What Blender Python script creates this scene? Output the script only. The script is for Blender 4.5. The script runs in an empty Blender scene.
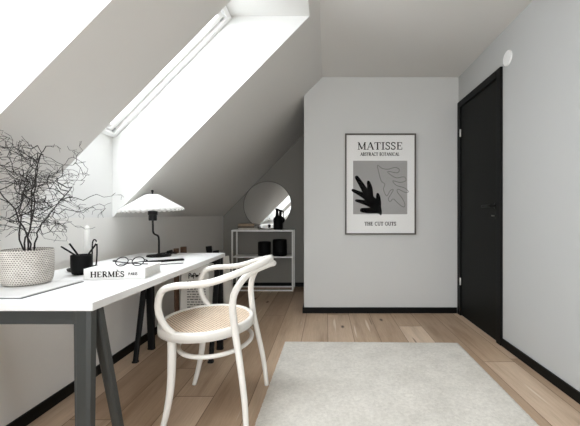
import bpy, bmesh, math, random
from mathutils import Vector, Matrix
PI = math.pi
C = bpy.context.scene.collection
random.seed(7)

# ------------------------------------------------------------------ materials
def srgb(c):
    f = lambda v: v/12.92 if v <= .04045 else ((v+.055)/1.055)**2.4
    return tuple(f(v/255) for v in c)+(1,)

def mat(name, col, rough=.6, metal=0, noise=None, bump=None, spec=.5, trans=0, sheen=0):
    """col: sRGB 0-255.  noise=(scale, amount) tints;  bump=(scale, strength)"""
    m = bpy.data.materials.new(name); m.use_nodes = True
    n = m.node_tree.nodes; l = m.node_tree.links; b = n['Principled BSDF']
    b.inputs['Base Color'].default_value = srgb(col)
    b.inputs['Roughness'].default_value = rough
    b.inputs['Metallic'].default_value = metal
    b.inputs['Specular IOR Level'].default_value = spec
    tc = n.new('ShaderNodeTexCoord')
    if noise:
        t = n.new('ShaderNodeTexNoise'); t.inputs['Scale'].default_value = noise[0]; t.inputs['Detail'].default_value = 4
        l.new(tc.outputs['Object'], t.inputs['Vector'])
        r = n.new('ShaderNodeValToRGB'); c = srgb(col)
        r.color_ramp.elements[0].position = .3; r.color_ramp.elements[1].position = .7
        r.color_ramp.elements[0].color = tuple(v*(1-noise[1]) for v in c[:3])+(1,)
        r.color_ramp.elements[1].color = tuple(min(1, v*(1+noise[1])) for v in c[:3])+(1,)
        l.new(t.outputs['Fac'], r.inputs['Fac']); l.new(r.outputs['Color'], b.inputs['Base Color'])
    if bump:
        t = n.new('ShaderNodeTexNoise'); t.inputs['Scale'].default_value = bump[0]; t.inputs['Detail'].default_value = 3
        l.new(tc.outputs['Object'], t.inputs['Vector'])
        u = n.new('ShaderNodeBump'); u.inputs['Strength'].default_value = bump[1]; u.inputs['Distance'].default_value = .004
        l.new(t.outputs['Fac'], u.inputs['Height']); l.new(u.outputs['Normal'], b.inputs['Normal'])
    return m

class NB:
    """tiny helper to write node maths"""
    def __init__(s, name):
        s.m = bpy.data.materials.new(name); s.m.use_nodes = True
        s.n = s.m.node_tree.nodes; s.l = s.m.node_tree.links; s.b = s.n['Principled BSDF']
    def math(s, op, a, b=None, c=None):
        x = s.n.new('ShaderNodeMath'); x.operation = op
        for i, v in enumerate((a, b, c)):
            if v is None: continue
            if isinstance(v, (int, float)): x.inputs[i].default_value = v
            else: s.l.new(v, x.inputs[i])
        return x.outputs[0]
    def coords(s):
        tc = s.n.new('ShaderNodeTexCoord'); sp = s.n.new('ShaderNodeSeparateXYZ')
        s.l.new(tc.outputs['Object'], sp.inputs[0])
        return tc.outputs['Object'], sp.outputs[0], sp.outputs[1], sp.outputs[2]
    def comb(s, x, y, z):
        c = s.n.new('ShaderNodeCombineXYZ')
        for i, v in enumerate((x, y, z)):
            if isinstance(v, (int, float)): c.inputs[i].default_value = v
            else: s.l.new(v, c.inputs[i])
        return c.outputs[0]
    def noise(s, vec, scale, detail=3, rough=.5):
        t = s.n.new('ShaderNodeTexNoise'); t.inputs['Scale'].default_value = scale
        t.inputs['Detail'].default_value = detail; t.inputs['Roughness'].default_value = rough
        s.l.new(vec, t.inputs['Vector']); return t.outputs['Fac']
    def white(s, vec):
        t = s.n.new('ShaderNodeTexWhiteNoise'); t.noise_dimensions = '3D'; s.l.new(vec, t.inputs['Vector']); return t.outputs['Value']
    def ramp(s, fac, stops, interp='LINEAR'):
        r = s.n.new('ShaderNodeValToRGB'); r.color_ramp.interpolation = interp
        e = r.color_ramp.elements
        while len(e) < len(stops): e.new(.5)
        for k, (p, c) in enumerate(stops):
            e[k].position = p; e[k].color = srgb(c) if len(c) == 3 and max(c) > 2 else tuple(c)+(1,)
        s.l.new(fac, r.inputs['Fac']); return r.outputs['Color']
    def mix(s, fac, a, b, mode='MIX'):
        x = s.n.new('ShaderNodeMix'); x.data_type = 'RGBA'; x.blend_type = mode
        for i, v in ((0, fac), (6, a), (7, b)):
            if isinstance(v, (int, float)): x.inputs[i].default_value = v
            elif isinstance(v, tuple): x.inputs[i].default_value = v
            else: s.l.new(v, x.inputs[i])
        return x.outputs[2]
    def bump(s, h, strength, dist=.002):
        u = s.n.new('ShaderNodeBump'); u.inputs['Strength'].default_value = strength; u.inputs['Distance'].default_value = dist
        s.l.new(h, u.inputs['Height']); s.l.new(u.outputs['Normal'], s.b.inputs['Normal'])
    def out(s, col, rough=.6, spec=.5):
        s.l.new(col, s.b.inputs['Base Color'])
        if isinstance(rough, (int, float)): s.b.inputs['Roughness'].default_value = rough
        else: s.l.new(rough, s.b.inputs['Roughness'])
        s.b.inputs['Specular IOR Level'].default_value = spec
        return s.m

def make_oak():
    k = NB('oak_planks'); vec, x, y, z = k.coords()
    W, L = .205, 3.2
    px = k.math('DIVIDE', k.math('ADD', x, 10.03), W); row = k.math('FLOOR', px); fx = k.math('FRACT', px)
    off = k.math('MULTIPLY', k.white(k.comb(row, 3.1, 0)), L)
    py = k.math('DIVIDE', k.math('ADD', k.math('ADD', y, 20), off), L); col = k.math('FLOOR', py); fy = k.math('FRACT', py)
    rnd = k.white(k.comb(row, col, 7.7))
    # stretched grain, shifted per plank
    gv = k.comb(k.math('ADD', k.math('MULTIPLY', x, 9), k.math('MULTIPLY', rnd, 40)), k.math('MULTIPLY', y, .8), rnd)
    grain = k.noise(gv, 1.3, 4, .55)
    fine = k.noise(k.comb(k.math('MULTIPLY', x, 120), k.math('MULTIPLY', y, 5), rnd), 1.5, 4, .6)
    base = k.ramp(rnd, [(0, (172, 147, 123)), (.3, (184, 159, 134)), (.7, (198, 174, 150)), (1, (210, 188, 165))])
    g = k.ramp(grain, [(.28, (.66, .61, .56)), (.42, (.90, .885, .87)), (.55, (1, 1, 1)), (.75, (1.06, 1.06, 1.06))])
    c = k.mix(1.0, base, g, 'MULTIPLY')
    f = k.ramp(fine, [(.3, (.87, .86, .85)), (.6, (1.02, 1.02, 1.02))])
    c = k.mix(1.0, c, f, 'MULTIPLY')
    # dark knots
    vor = k.n.new('ShaderNodeTexVoronoi'); vor.inputs['Scale'].default_value = 1
    k.l.new(k.comb(k.math('MULTIPLY', x, 5.2), k.math('MULTIPLY', y, 2.1), 0), vor.inputs['Vector'])
    kn = k.ramp(vor.outputs['Distance'], [(.04, (1, 1, 1)), (.10, (0, 0, 0))])
    c = k.mix(kn, c, srgb((72, 52, 40)))
    # pale cracks along the grain
    cr = k.noise(k.comb(k.math('MULTIPLY', x, 22), k.math('MULTIPLY', y, .9), 3.3), 1.0, 2, .4)
    crm = k.ramp(cr, [(.72, (0, 0, 0)), (.745, (.75, .75, .75))])
    c = k.mix(crm, c, srgb((226, 214, 198)))
    dk = k.noise(k.comb(k.math('ADD', k.math('MULTIPLY', x, 26), 50), k.math('MULTIPLY', y, 1.1), 9.1), 1.0, 3, .5)
    dkm = k.ramp(dk, [(.70, (0, 0, 0)), (.74, (.7, .7, .7))])
    c = k.mix(dkm, c, srgb((96, 72, 54)))
    # seams
    sx = k.math('MINIMUM', fx, k.math('SUBTRACT', 1, fx)); sy = k.math('MINIMUM', fy, k.math('SUBTRACT', 1, fy))
    seam = k.math('MAXIMUM', k.math('LESS_THAN', sx, .010), k.math('LESS_THAN', sy, .0008))
    c = k.mix(seam, c, srgb((118, 94, 75)))
    k.bump(k.math('SUBTRACT', grain, k.math('MULTIPLY', seam, 1.5)), .15, .002)
    return k.out(c, .5, .35)

def make_cane():
    k = NB('woven_cane'); vec, x, y, z = k.coords()
    P = .019
    a = k.math('FRACT', k.math('DIVIDE', k.math('ADD', x, k.math('ADD', y, 5)), P))
    b = k.math('FRACT', k.math('DIVIDE', k.math('ADD', k.math('SUBTRACT', x, y), 5), P))
    ha = k.math('GREATER_THAN', a, .5); hb = k.math('GREATER_THAN', b, .5)
    hole = k.math('MULTIPLY', ha, hb)
    n = k.noise(vec, 9, 3); base = k.ramp(n, [(.3, (228, 206, 182)), (.7, (244, 228, 208))])
    line = k.math('MAXIMUM', k.math('GREATER_THAN', a, .85), k.math('GREATER_THAN', b, .85))
    c = k.mix(k.math('MULTIPLY', line, .35), base, srgb((140, 108, 80)))
    c = k.mix(hole, c, srgb((112, 84, 62)))
    k.bump(k.math('SUBTRACT', 1, hole), .5, .002)
    return k.out(c, .55, .3)

def make_pot():
    k = NB('dotted_weave'); vec, x, y, z = k.coords()
    ang = k.math('ARCTAN2', y, x)
    rowf = k.math('MULTIPLY', z, 140); row = k.math('FLOOR', rowf); fz = k.math('FRACT', rowf)
    half = k.math('MULTIPLY', k.math('MODULO', row, 2), .5)
    fa = k.math('FRACT', k.math('ADD', k.math('MULTIPLY', k.math('ADD', ang, PI), 58/(2*PI)), half))
    da = k.math('MULTIPLY', k.math('SUBTRACT', fa, .5), 1.0); dz = k.math('SUBTRACT', fz, .5)
    d = k.math('SQRT', k.math('ADD', k.math('MULTIPLY', da, da), k.math('MULTIPLY', k.math('MULTIPLY', dz, dz), 1.6)))
    dot = k.math('LESS_THAN', d, .3)
    n = k.noise(vec, 30, 3); base = k.ramp(n, [(.3, (190, 184, 177)), (.7, (214, 209, 202))])
    c = k.mix(dot, base, srgb((96, 90, 84)))
    k.bump(k.math('SUBTRACT', 1, dot), .7, .003)
    return k.out(c, .85, .2)

def make_rug():
    k = NB('wool_pile'); vec, x, y, z = k.coords()
    n1 = k.noise(vec, 260, 3, .7); n2 = k.noise(vec, 5, 4, .6); n3 = k.noise(vec, 60, 3, .6)
    c = k.ramp(n2, [(.3, (210, 206, 198)), (.7, (226, 222, 214))])
    c = k.mix(1.0, c, k.ramp(n1, [(.3, (.90, .895, .89)), (.6, (1.02, 1.02, 1.02))]), 'MULTIPLY')
    c = k.mix(1.0, c, k.ramp(n3, [(.3, (.86, .855, .85)), (.65, (1.02, 1.02, 1.02))]), 'MULTIPLY')
    k.bump(k.math('ADD', n1, n3), .45, .003)
    m = k.out(c, .95, .1); return m

def make_glass(name='clear_glass', f0=.04):
    m = bpy.data.materials.new(name); m.use_nodes = True
    n = m.node_tree.nodes; l = m.node_tree.links; n.remove(n['Principled BSDF'])
    t = n.new('ShaderNodeBsdfTransparent'); g = n.new('ShaderNodeBsdfGlossy'); g.inputs['Roughness'].default_value = .02
    lw = n.new('ShaderNodeLayerWeight'); lw.inputs['Blend'].default_value = .5
    p5 = n.new('ShaderNodeMath'); p5.operation = 'POWER'; p5.inputs[1].default_value = 5; l.new(lw.outputs['Facing'], p5.inputs[0])
    fr = n.new('ShaderNodeMath'); fr.operation = 'MULTIPLY_ADD'; fr.inputs[1].default_value = 1-f0; fr.inputs[2].default_value = f0; l.new(p5.outputs[0], fr.inputs[0])
    mx = n.new('ShaderNodeMixShader'); l.new(fr.outputs[0], mx.inputs[0]); l.new(t.outputs[0], mx.inputs[1]); l.new(g.outputs[0], mx.inputs[2])
    l.new(mx.outputs[0], n['Material Output'].inputs['Surface']); return m

def make_shade():
    m = bpy.data.materials.new('pleated_white_shade'); m.use_nodes = True
    n = m.node_tree.nodes; l = m.node_tree.links; b = n['Principled BSDF']
    b.inputs['Base Color'].default_value = srgb((250, 249, 247)); b.inputs['Roughness'].default_value = .8
    t = n.new('ShaderNodeBsdfTranslucent'); t.inputs['Color'].default_value = srgb((250, 249, 246))
    mx = n.new('ShaderNodeMixShader'); mx.inputs[0].default_value = .45
    l.new(b.outputs[0], mx.inputs[1]); l.new(t.outputs[0], mx.inputs[2]); l.new(mx.outputs[0], n['Material Output'].inputs['Surface'])
    return m

M = dict(
    wall=mat('grey_wall_paint', (203, 203, 201), .85, noise=(1.2, .012), bump=(220, .06), spec=.2),
    slope=mat('grey_ceiling_paint', (214, 213, 210), .9, noise=(1.2, .012), bump=(220, .05), spec=.15),
    white=mat('white_reveal_paint', (214, 214, 212), .7, bump=(150, .03), spec=.3),
    frame=mat('white_window_lacquer', (235, 235, 234), .35, noise=(8, .01)),
    steel=mat('brushed_metal', (170, 170, 168), .35, 1, bump=(300, .05)),
    black=mat('black_wood_lacquer', (11, 11, 10), .5, noise=(5, .1), spec=.15),
    blackd=mat('black_door_lacquer', (17, 18, 16), .5, noise=(3, .06), spec=.12),
    desk=mat('white_laminate', (225, 225, 224), .38, noise=(6, .008)),
    leg=mat('dark_grey_steel', (50, 53, 52), .5, noise=(20, .06)),
    legb=mat('black_steel', (15, 15, 15), .5, noise=(20, .08), spec=.2),
    chair=mat('white_bentwood_lacquer', (226, 223, 217), .3, noise=(14, .012), bump=(60, .04)),
    rim=mat('white_shelf_lacquer', (244, 243, 240), .4, noise=(12, .02)),
    ceramic=mat('matte_black_ceramic', (9, 9, 9), .6, noise=(30, .1), bump=(120, .1), spec=.15),
    blackm=mat('satin_black_metal', (9, 8, 8), .45, noise=(30, .1), spec=.2),
    alcove=mat('alcove_shade_grey', (138, 135, 129), .88, noise=(1.2, .012), bump=(220, .05), spec=.15),  # wall grey darkened: the alcove's shade is put into its colour
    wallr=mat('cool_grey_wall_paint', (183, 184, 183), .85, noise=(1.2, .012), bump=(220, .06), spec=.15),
    knee=mat('pale_grey_wall_paint', (219, 217, 213), .85, noise=(1.2, .012), bump=(220, .06), spec=.2),
    hinge=mat('bright_hinge_metal', (225, 224, 220), .4, noise=(30, .02)),
    soil=mat('dark_soil', (48, 42, 36), .95, noise=(60, .4), bump=(90, .8)),
    bark=mat('dark_twig_bark', (34, 30, 27), .85, noise=(90, .3), bump=(160, .5)),
    paper=mat('white_paper', (229, 228, 226), .7, noise=(4, .01)),
    pages=mat('page_block', (222, 220, 215), .8, noise=(160, .06)),
    ink=mat('dark_ink', (34, 32, 31), .9, noise=(40, .1), spec=0),
    inkg=mat('grey_ink', (96, 94, 92), .7, noise=(40, .1)),
    artg=mat('grey_print_ground', (158, 156, 154), .75, noise=(2.5, .06)),
    artb=mat('black_print_ink', (9, 9, 10), .9, noise=(20, .1), spec=0),
    posterframe=mat('grey_brown_frame', (84, 77, 71), .5, noise=(18, .12)),
    wax=mat('white_candle_wax', (244, 243, 239), .45, noise=(12, .01)),
    wick=mat('charred_wick', (40, 38, 36), .9, noise=(80, .2)),
    tip=mat('pale_pencil_tip', (225, 222, 216), .6, noise=(60, .04)),
    mag=mat('grey_magazine_cover', (206, 205, 203), .5, noise=(9, .05)),
    magd=mat('dark_magazine_edge', (58, 57, 56), .6, noise=(70, .2)),
    brown=mat('brown_kraft_paper', (92, 66, 48), .8, noise=(20, .15)),
    bookbrown=mat('brown_book_cloth', (168, 146, 122), .8, noise=(40, .12)),
    bookgrey=mat('grey_book_cloth', (196, 190, 180), .8, noise=(40, .08)),
    bookdark=mat('dark_book_cloth', (110, 98, 86), .8, noise=(40, .1)),
    bag=mat('white_kraft_bag', (230, 227, 221), .85, noise=(12, .05), bump=(25, .5)),
    oak=make_oak(), cane=make_cane(), pot=make_pot(), rug=make_rug(), glass=make_glass(), picglass=make_glass('anti_glare_glass', .008), shade=make_shade(),
)
mm = bpy.data.materials.new('mirror_silver'); mm.use_nodes = True
_b = mm.node_tree.nodes['Principled BSDF']; _b.inputs['Metallic'].default_value = 1; _b.inputs['Roughness'].default_value = .015
_b.inputs['Base Color'].default_value = (.80, .80, .79, 1); M['mirror'] = mm

# ------------------------------------------------------------------ builders
def new(): return bmesh.new()
def put(name, bm, m, parent=None, smooth=False, mods=None, loc=None):
    me = bpy.data.meshes.new(name)
    bmesh.ops.recalc_face_normals(bm, faces=bm.faces)
    bm.to_mesh(me); bm.free()
    if smooth:
        for p in me.polygons: p.use_smooth = True
    o = bpy.data.objects.new(name, me); C.objects.link(o)
    if m: me.materials.append(M[m] if isinstance(m, str) else m)
    if parent: o.parent = parent
    if loc: o.location = loc
    return o
def tag(o, label, cat, group=None):
    o['label'] = label; o['category'] = cat
    if group: o['group'] = group
    return o
def thing(name, label, cat, loc=(0, 0, 0), rz=0, group=None):
    o = bpy.data.objects.new(name, None); C.objects.link(o); o.empty_display_size = .1
    o.location = loc; o.rotation_euler = (0, 0, rz)
    return tag(o, label, cat, group)
def struct(name, bm, m, parent=None, **k):
    o = put(name, bm, m, parent, **k)
    if not parent: o['kind'] = 'structure'
    return o
def box(bm, x0, x1, y0, y1, z0, z1, bev=0, mtx=None):
    r = bmesh.ops.create_cube(bm, size=1)
    vs = r['verts']
    for v in vs:
        v.co = Vector(((x0+x1)/2+v.co.x*(x1-x0), (y0+y1)/2+v.co.y*(y1-y0), (z0+z1)/2+v.co.z*(z1-z0)))
        if mtx: v.co = mtx @ v.co
    if bev:
        es = list({e for v in vs for e in v.link_edges})
        bmesh.ops.bevel(bm, geom=es, offset=bev, segments=2, affect='EDGES', profile=.5)
def poly(bm, pts):
    return bm.faces.new([bm.verts.new(p) for p in pts])
def catmull(P, n=6, closed=False):
    P = [Vector(p) for p in P]; out = []
    N = len(P); R = range(N if closed else N-1)
    for i in R:
        if closed: a, b, c, d = P[i-1], P[i], P[(i+1) % N], P[(i+2) % N]
        else: a, b, c, d = P[max(i-1, 0)], P[i], P[i+1], P[min(i+2, N-1)]
        for k in range(n):
            t = k/n
            out.append(.5*((2*b)+(c-a)*t+(2*a-5*b+4*c-d)*t*t+(3*b-a-3*c+d)*t**3))
    if not closed: out.append(P[-1])
    return out
def tube(bm, pts, r, seg=10, closed=False, cap=True):
    pts = [Vector(p) for p in pts]; N = len(pts)
    rr = r if isinstance(r, (list, tuple)) else [r]*N
    rings = []; prev = None
    for i, p in enumerate(pts):
        if closed: t = (pts[(i+1) % N]-pts[i-1])
        else: t = pts[min(i+1, N-1)]-pts[max(i-1, 0)]
        if t.length < 1e-9: t = Vector((0, 0, 1))
        t.normalize()
        if prev is None:
            u = Vector((0, 0, 1)) if abs(t.z) < .9 else Vector((1, 0, 0))
            u = (u-t*u.dot(t)).normalized()
        else:
            u = prev-t*prev.dot(t)
            u = u.normalized() if u.length > 1e-6 else t.orthogonal().normalized()
        prev = u; w = t.cross(u)
        rings.append([bm.verts.new(p+(u*math.cos(2*PI*k/seg)+w*math.sin(2*PI*k/seg))*rr[i]) for k in range(seg)])
    for i in range(N if closed else N-1):
        a, b = rings[i], rings[(i+1) % N]
        for k in range(seg): bm.faces.new((a[k], a[(k+1) % seg], b[(k+1) % seg], b[k]))
    if cap and not closed:
        bm.faces.new(rings[0][::-1]); bm.faces.new(rings[-1])
def lerp_r(N, stops):
    out = []
    for i in range(N):
        t = i/(N-1)
        for (t0, r0), (t1, r1) in zip(stops, stops[1:]):
            if t0 <= t <= t1: out.append(r0+(r1-r0)*(t-t0)/(t1-t0)); break
    return out
def lathe(bm, prof, seg=40, c=(0, 0, 0)):
    """prof: (r, z) from bottom to top; r=0 closes"""
    rings = []
    for r, z in prof:
        if r < 1e-6: rings.append([bm.verts.new((c[0], c[1], c[2]+z))])
        else: rings.append([bm.verts.new((c[0]+r*math.cos(2*PI*k/seg), c[1]+r*math.sin(2*PI*k/seg), c[2]+z)) for k in range(seg)])
    for a, b in zip(rings, rings[1:]):
        for k in range(seg):
            j = (k+1) % seg
            if len(a) == 1 and len(b) == 1: continue
            if len(a) == 1: bm.faces.new((a[0], b[k], b[j]))
            elif len(b) == 1: bm.faces.new((a[k], a[j], b[0]))
            else: bm.faces.new((a[k], a[j], b[j], b[k]))
def strip(bm, pts, w, f):
    """flat 2-D stroke (points u,v; width w or list) mapped by f(u,v)->3-D"""
    P = [Vector((p[0], p[1])) for p in pts]; N = len(P); W = w if isinstance(w, (list, tuple)) else [w]*N
    L = []
    for i in range(N):
        t = (P[min(i+1, N-1)]-P[max(i-1, 0)]); t.normalize(); nn = Vector((-t.y, t.x))*W[i]/2
        L.append((bm.verts.new(f(*(P[i]+nn))), bm.verts.new(f(*(P[i]-nn)))))
    for a, b in zip(L, L[1:]): bm.faces.new((a[0], a[1], b[1], b[0]))
def arc(cx, cy, rx, ry, a0, a1, n=14):
    return [(cx+rx*math.cos(math.radians(a0+(a1-a0)*k/n)), cy+ry*math.sin(math.radians(a0+(a1-a0)*k/n))) for k in range(n+1)]

# serif capitals drawn with strokes: unit height; each glyph = (advance, [ (points, 'T'hick/'t'hin) ])
def serif(x, y, w=.26): return ([(x-w/2, y), (x+w/2, y)], 's')
S_PTS = [(.47, .78), (.46, .86), (.38, .955), (.26, .975), (.13, .93), (.07, .80), (.10, .66), (.22, .56), (.36, .47), (.47, .36), (.49, .2), (.42, .07), (.27, .02), (.13, .05), (.06, .13), (.05, .24)]
GL = {
 'M': (1.0, [([(.14, 0), (.14, 1)], 't'), ([(.14, .98), (.5, .05)], 'T'), ([(.5, .05), (.84, .98)], 't'), ([(.84, 0), (.84, 1)], 'T'), serif(.14, .02), serif(.84, .02, .3), serif(.1, .98, .16), serif(.88, .98, .18)]),
 'A': (.82, [([(.1, 0), (.42, 1)], 't'), ([(.42, 1), (.74, 0)], 'T'), ([(.2, .34), (.63, .34)], 's'), serif(.1, .02), serif(.74, .02)]),
 'T': (.74, [([(.37, 0), (.37, 1)], 'T'), ([(.03, .97), (.71, .97)], 's'), ([(.04, .74), (.04, .98)], 's'), ([(.7, .74), (.7, .98)], 's'), serif(.37, .02, .32)]),
 'I': (.42, [([(.21, 0), (.21, 1)], 'T'), serif(.21, .02, .36), serif(.21, .98, .36)]),
 'S': (.58, [(S_PTS, 'S'), ([(.48, .72), (.48, .98)], 's'), ([(.05, .02), (.05, .27)], 's')]),
 'E': (.70, [([(.17, 0), (.17, 1)], 'T'), ([(.04, .97), (.62, .97)], 's'), ([(.04, .03), (.64, .03)], 's'), ([(.17, .52), (.48, .52)], 's'), ([(.61, .76), (.61, .98)], 's'), ([(.63, .02), (.63, .28)], 's'), ([(.47, .42), (.47, .62)], 's')]),
 'B': (.70, [([(.17, 0), (.17, 1)], 'T'), ([(.04, .97), (.34, .97)]+arc(.34, .74, .22, .23, 90, -90)+[(.17, .51)], 'm'), ([(.17, .51), (.36, .51)]+arc(.36, .27, .26, .24, 90, -90)+[(.04, .03)], 'm')]),
 'R': (.76, [([(.17, 0), (.17, 1)], 'T'), ([(.04, .97), (.34, .97)]+arc(.34, .73, .24, .24, 90, -90)+[(.17, .49)], 'm'), ([(.36, .48), (.66, .02)], 'T'), serif(.17, .02), serif(.7, .02, .14)]),
 'C': (.74, [(arc(.4, .5, .34, .47, 42, 318, 20), 'm'), ([(.65, .7), (.65, .97)], 's'), ([(.65, .05), (.65, .2)], 's')]),
 'O': (.84, [(arc(.42, .5, .36, .47, 0, 360, 26), 'm')]),
 'N': (.86, [([(.14, 0), (.14, 1)], 't'), ([(.14, .97), (.72, .03)], 'T'), ([(.72, 0), (.72, 1)], 't'), serif(.14, .02), serif(.1, .98, .16), serif(.72, .98)]),
 'L': (.64, [([(.17, 0), (.17, 1)], 'T'), ([(.04, .03), (.58, .03)], 's'), ([(.57, .02), (.57, .3)], 's'), serif(.17, .98, .3)]),
 'H': (.88, [([(.17, 0), (.17, 1)], 'T'), ([(.71, 0), (.71, 1)], 'T'), ([(.17, .51), (.71, .51)], 's'), serif(.17, .02, .32), serif(.71, .02, .32), serif(.17, .98, .32), serif(.71, .98, .32)]),
 'U': (.84, [([(.16, 1), (.16, .32)]+arc(.42, .32, .26, .29, 180, 360)+[(.68, 1)], 'm'), serif(.16, .98, .3), serif(.68, .98, .26)]),
 'P': (.66, [([(.17, 0), (.17, 1)], 'T'), ([(.04, .97), (.34, .97)]+arc(.34, .72, .25, .25, 90, -90)+[(.17, .47)], 'm'), serif(.17, .02)]),
 ' ': (.4, []),
}
GL['È'] = (GL['E'][0], GL['E'][1]+[([(.22, 1.3), (.44, 1.12)], 's2')])
def text_bm(txt, u0, u1, v0, v1, f, bold=1.0):
    """capitals filling u0..u1 with cap height v0..v1, mapped to 3-D by f(u,v)"""
    bm = new(); adv = sum(GL[c][0] for c in txt)+.06*(len(txt)-1)
    sx = (u1-u0)/adv; sy = (v1-v0); x = 0; k = 0
    WT = {'T': .16, 't': .075, 's': .07, 'm': .11, 'S': .125, 's2': .09}
    for c in txt:
        a, strokes = GL[c]
        for pts, kind in strokes:
            k += 1; lift = (k % 12)*1e-5
            w = WT[kind]*bold*min(sy, sx*1.15)
            q = [(u0+(x+p[0])*sx, v0+p[1]*sy) for p in pts]
            strip(bm, q, w, lambda u, v: f(u, v, lift))
        x += a+.06
    return bm

# ------------------------------------------------------------------ setting
F = 320.0
XL, XR, YB, YA, YR = -1.39, 1.312, 3.168, 4.33, -1.9   # left knee wall, right wall, back wall, alcove back, rear wall
ZK, ZC, XS = .955, 2.333, -.04                          # knee-wall top, ceiling, foot of flat ceiling
K = (ZC-ZK)/(XS-XL)
def S(x): return ZK+K*(x-XL)
XC = -.218                                              # alcove's right side / left edge of back wall
XO = -.107                                              # upper edge of the skylight openings
WIN = [(1.441, 2.083), (.40, 1.036)]
DV = 0.53                                               # vertical depth of the reveals

bm = new(); box(bm, XL-.6, XR+.1, YR-.1, YA+.1, -.1, 0); struct('floor', bm, 'oak')
bm = new(); box(bm, XS, XR+.1, YR-.1, YB, ZC, ZC+.1); struct('ceiling', bm, 'slope')
# sloped ceiling with three openings
bm = new()
def sl(x0, x1, y0, y1):
    n = max(1, round((y1-y0)/.4))
    for k in range(n):
        a, b = y0+(y1-y0)*k/n, y0+(y1-y0)*(k+1)/n
        poly(bm, [(x0, a, S(x0)), (x1, a, S(x1)), (x1, b, S(x1)), (x0, b, S(x0))])
ys = [YR]+[v for w in sorted(WIN) for v in w]+[YB]
for i in range(0, len(ys), 2): sl(XL, XS, ys[i], ys[i+1])
for a, b in WIN: sl(XO, XS, a, b)
sl(XL, XC, YB, YA)
struct('ceiling_slope', bm, 'slope')
bm = new(); box(bm, XL-.1, XL, YR-.1, YA+.1, 0, ZK); struct('wall_left', bm, 'knee')
bm = new(); box(bm, XR, XR+.1, YR-.1, YB+.1, 0, ZC+.1); struct('wall_right', bm, 'wallr')
bm = new()                                              # back wall: its left top corner is cut by the slope
pr = [(XC, 0), (XR, 0), (XR, ZC), (XS, ZC), (XC, S(XC))]
for y in (YB, YB+.1): poly(bm, [(x, y, z) for x, z in pr])
for i in range(len(pr)):
    a, b = pr[i], pr[(i+1) % len(pr)]
    poly(bm, [(a[0], YB, a[1]), (b[0], YB, b[1]), (b[0], YB+.1, b[1]), (a[0], YB+.1, a[1])])
bmesh.ops.remove_doubles(bm, verts=bm.verts, dist=1e-5); struct('wall_back', bm, 'wall')
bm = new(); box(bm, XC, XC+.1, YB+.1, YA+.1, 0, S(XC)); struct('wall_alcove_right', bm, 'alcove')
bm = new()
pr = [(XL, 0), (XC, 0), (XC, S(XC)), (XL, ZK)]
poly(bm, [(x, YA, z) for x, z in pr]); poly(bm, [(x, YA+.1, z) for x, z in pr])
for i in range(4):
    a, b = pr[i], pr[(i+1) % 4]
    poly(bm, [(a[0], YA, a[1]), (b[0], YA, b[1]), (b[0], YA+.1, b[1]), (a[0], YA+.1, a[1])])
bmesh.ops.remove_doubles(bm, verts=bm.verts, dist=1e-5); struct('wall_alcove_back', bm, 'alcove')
bm = new()
pr = [(XL, 0), (XR, 0), (XR, ZC), (XS, ZC), (XL, ZK)]
wx0, wx1, wz0, wz1 = -.44, .54, .12, 1.90               # unseen window opening behind the camera, added to bring in fill light
poly(bm, [(XL, YR, 0), (wx0, YR, 0), (wx0, YR, ZC), (XS, YR, ZC), (XL, YR, ZK)])
poly(bm, [(wx1, YR, 0), (XR, YR, 0), (XR, YR, ZC), (wx1, YR, ZC)])
poly(bm, [(wx0, YR, 0), (wx1, YR, 0), (wx1, YR, wz0), (wx0, YR, wz0)])
poly(bm, [(wx0, YR, wz1), (wx1, YR, wz1), (wx1, YR, ZC), (wx0, YR, ZC)])
struct('wall_rear', bm, 'wall')
bm = new(); f_ = .05
box(bm, wx0, wx0+f_, YR-.06, YR+.01, wz0, wz1); box(bm, wx1-f_, wx1, YR-.06, YR+.01, wz0, wz1)
box(bm, wx0+f_, wx1-f_, YR-.06, YR+.01, wz0, wz0+f_); box(bm, wx0+f_, wx1-f_, YR-.06, YR+.01, wz1-f_, wz1)
box(bm, (wx0+wx1)/2-.03, (wx0+wx1)/2+.03, YR-.055, YR+.005, wz0+f_, wz1-f_)
rw = struct('window_3', bm, 'frame')
bm = new(); box(bm, wx0+f_, wx1-f_, YR-.03, YR-.025, wz0+f_, wz1-f_); put('pane', bm, 'glass', rw)
L = bpy.data.lights.new('sky_portal', 'AREA'); L.shape = 'RECTANGLE'; L.size = wx1-wx0; L.size_y = wz1-wz0; L.cycles.is_portal = True
lo = bpy.data.objects.new('sky_portal', L); C.objects.link(lo); lo.location = ((wx0+wx1)/2, YR-.1, (wz0+wz1)/2); lo.rotation_euler = (PI/2, 0, 0)

# baseboards
BH, BT = .057, .014
bm = new(); box(bm, XL, XL+BT, YR, YA, 0, BH, .002); struct('baseboard_left', bm, 'black')
bm = new(); box(bm, XC-BT, XR-.02, YB-BT, YB, 0, BH, .002); struct('baseboard_back', bm, 'black')
bm = new(); box(bm, XC-BT, XC, YB, YA, 0, BH, .002); struct('baseboard_alcove_right', bm, 'black')
bm = new(); box(bm, XL+BT, XC-BT, YA-BT, YA, 0, BH, .002); struct('baseboard_alcove_back', bm, 'black')
bm = new(); box(bm, XR-BT, XR, YR, 2.372, 0, BH, .002); struct('baseboard_right', bm, 'black')

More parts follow.
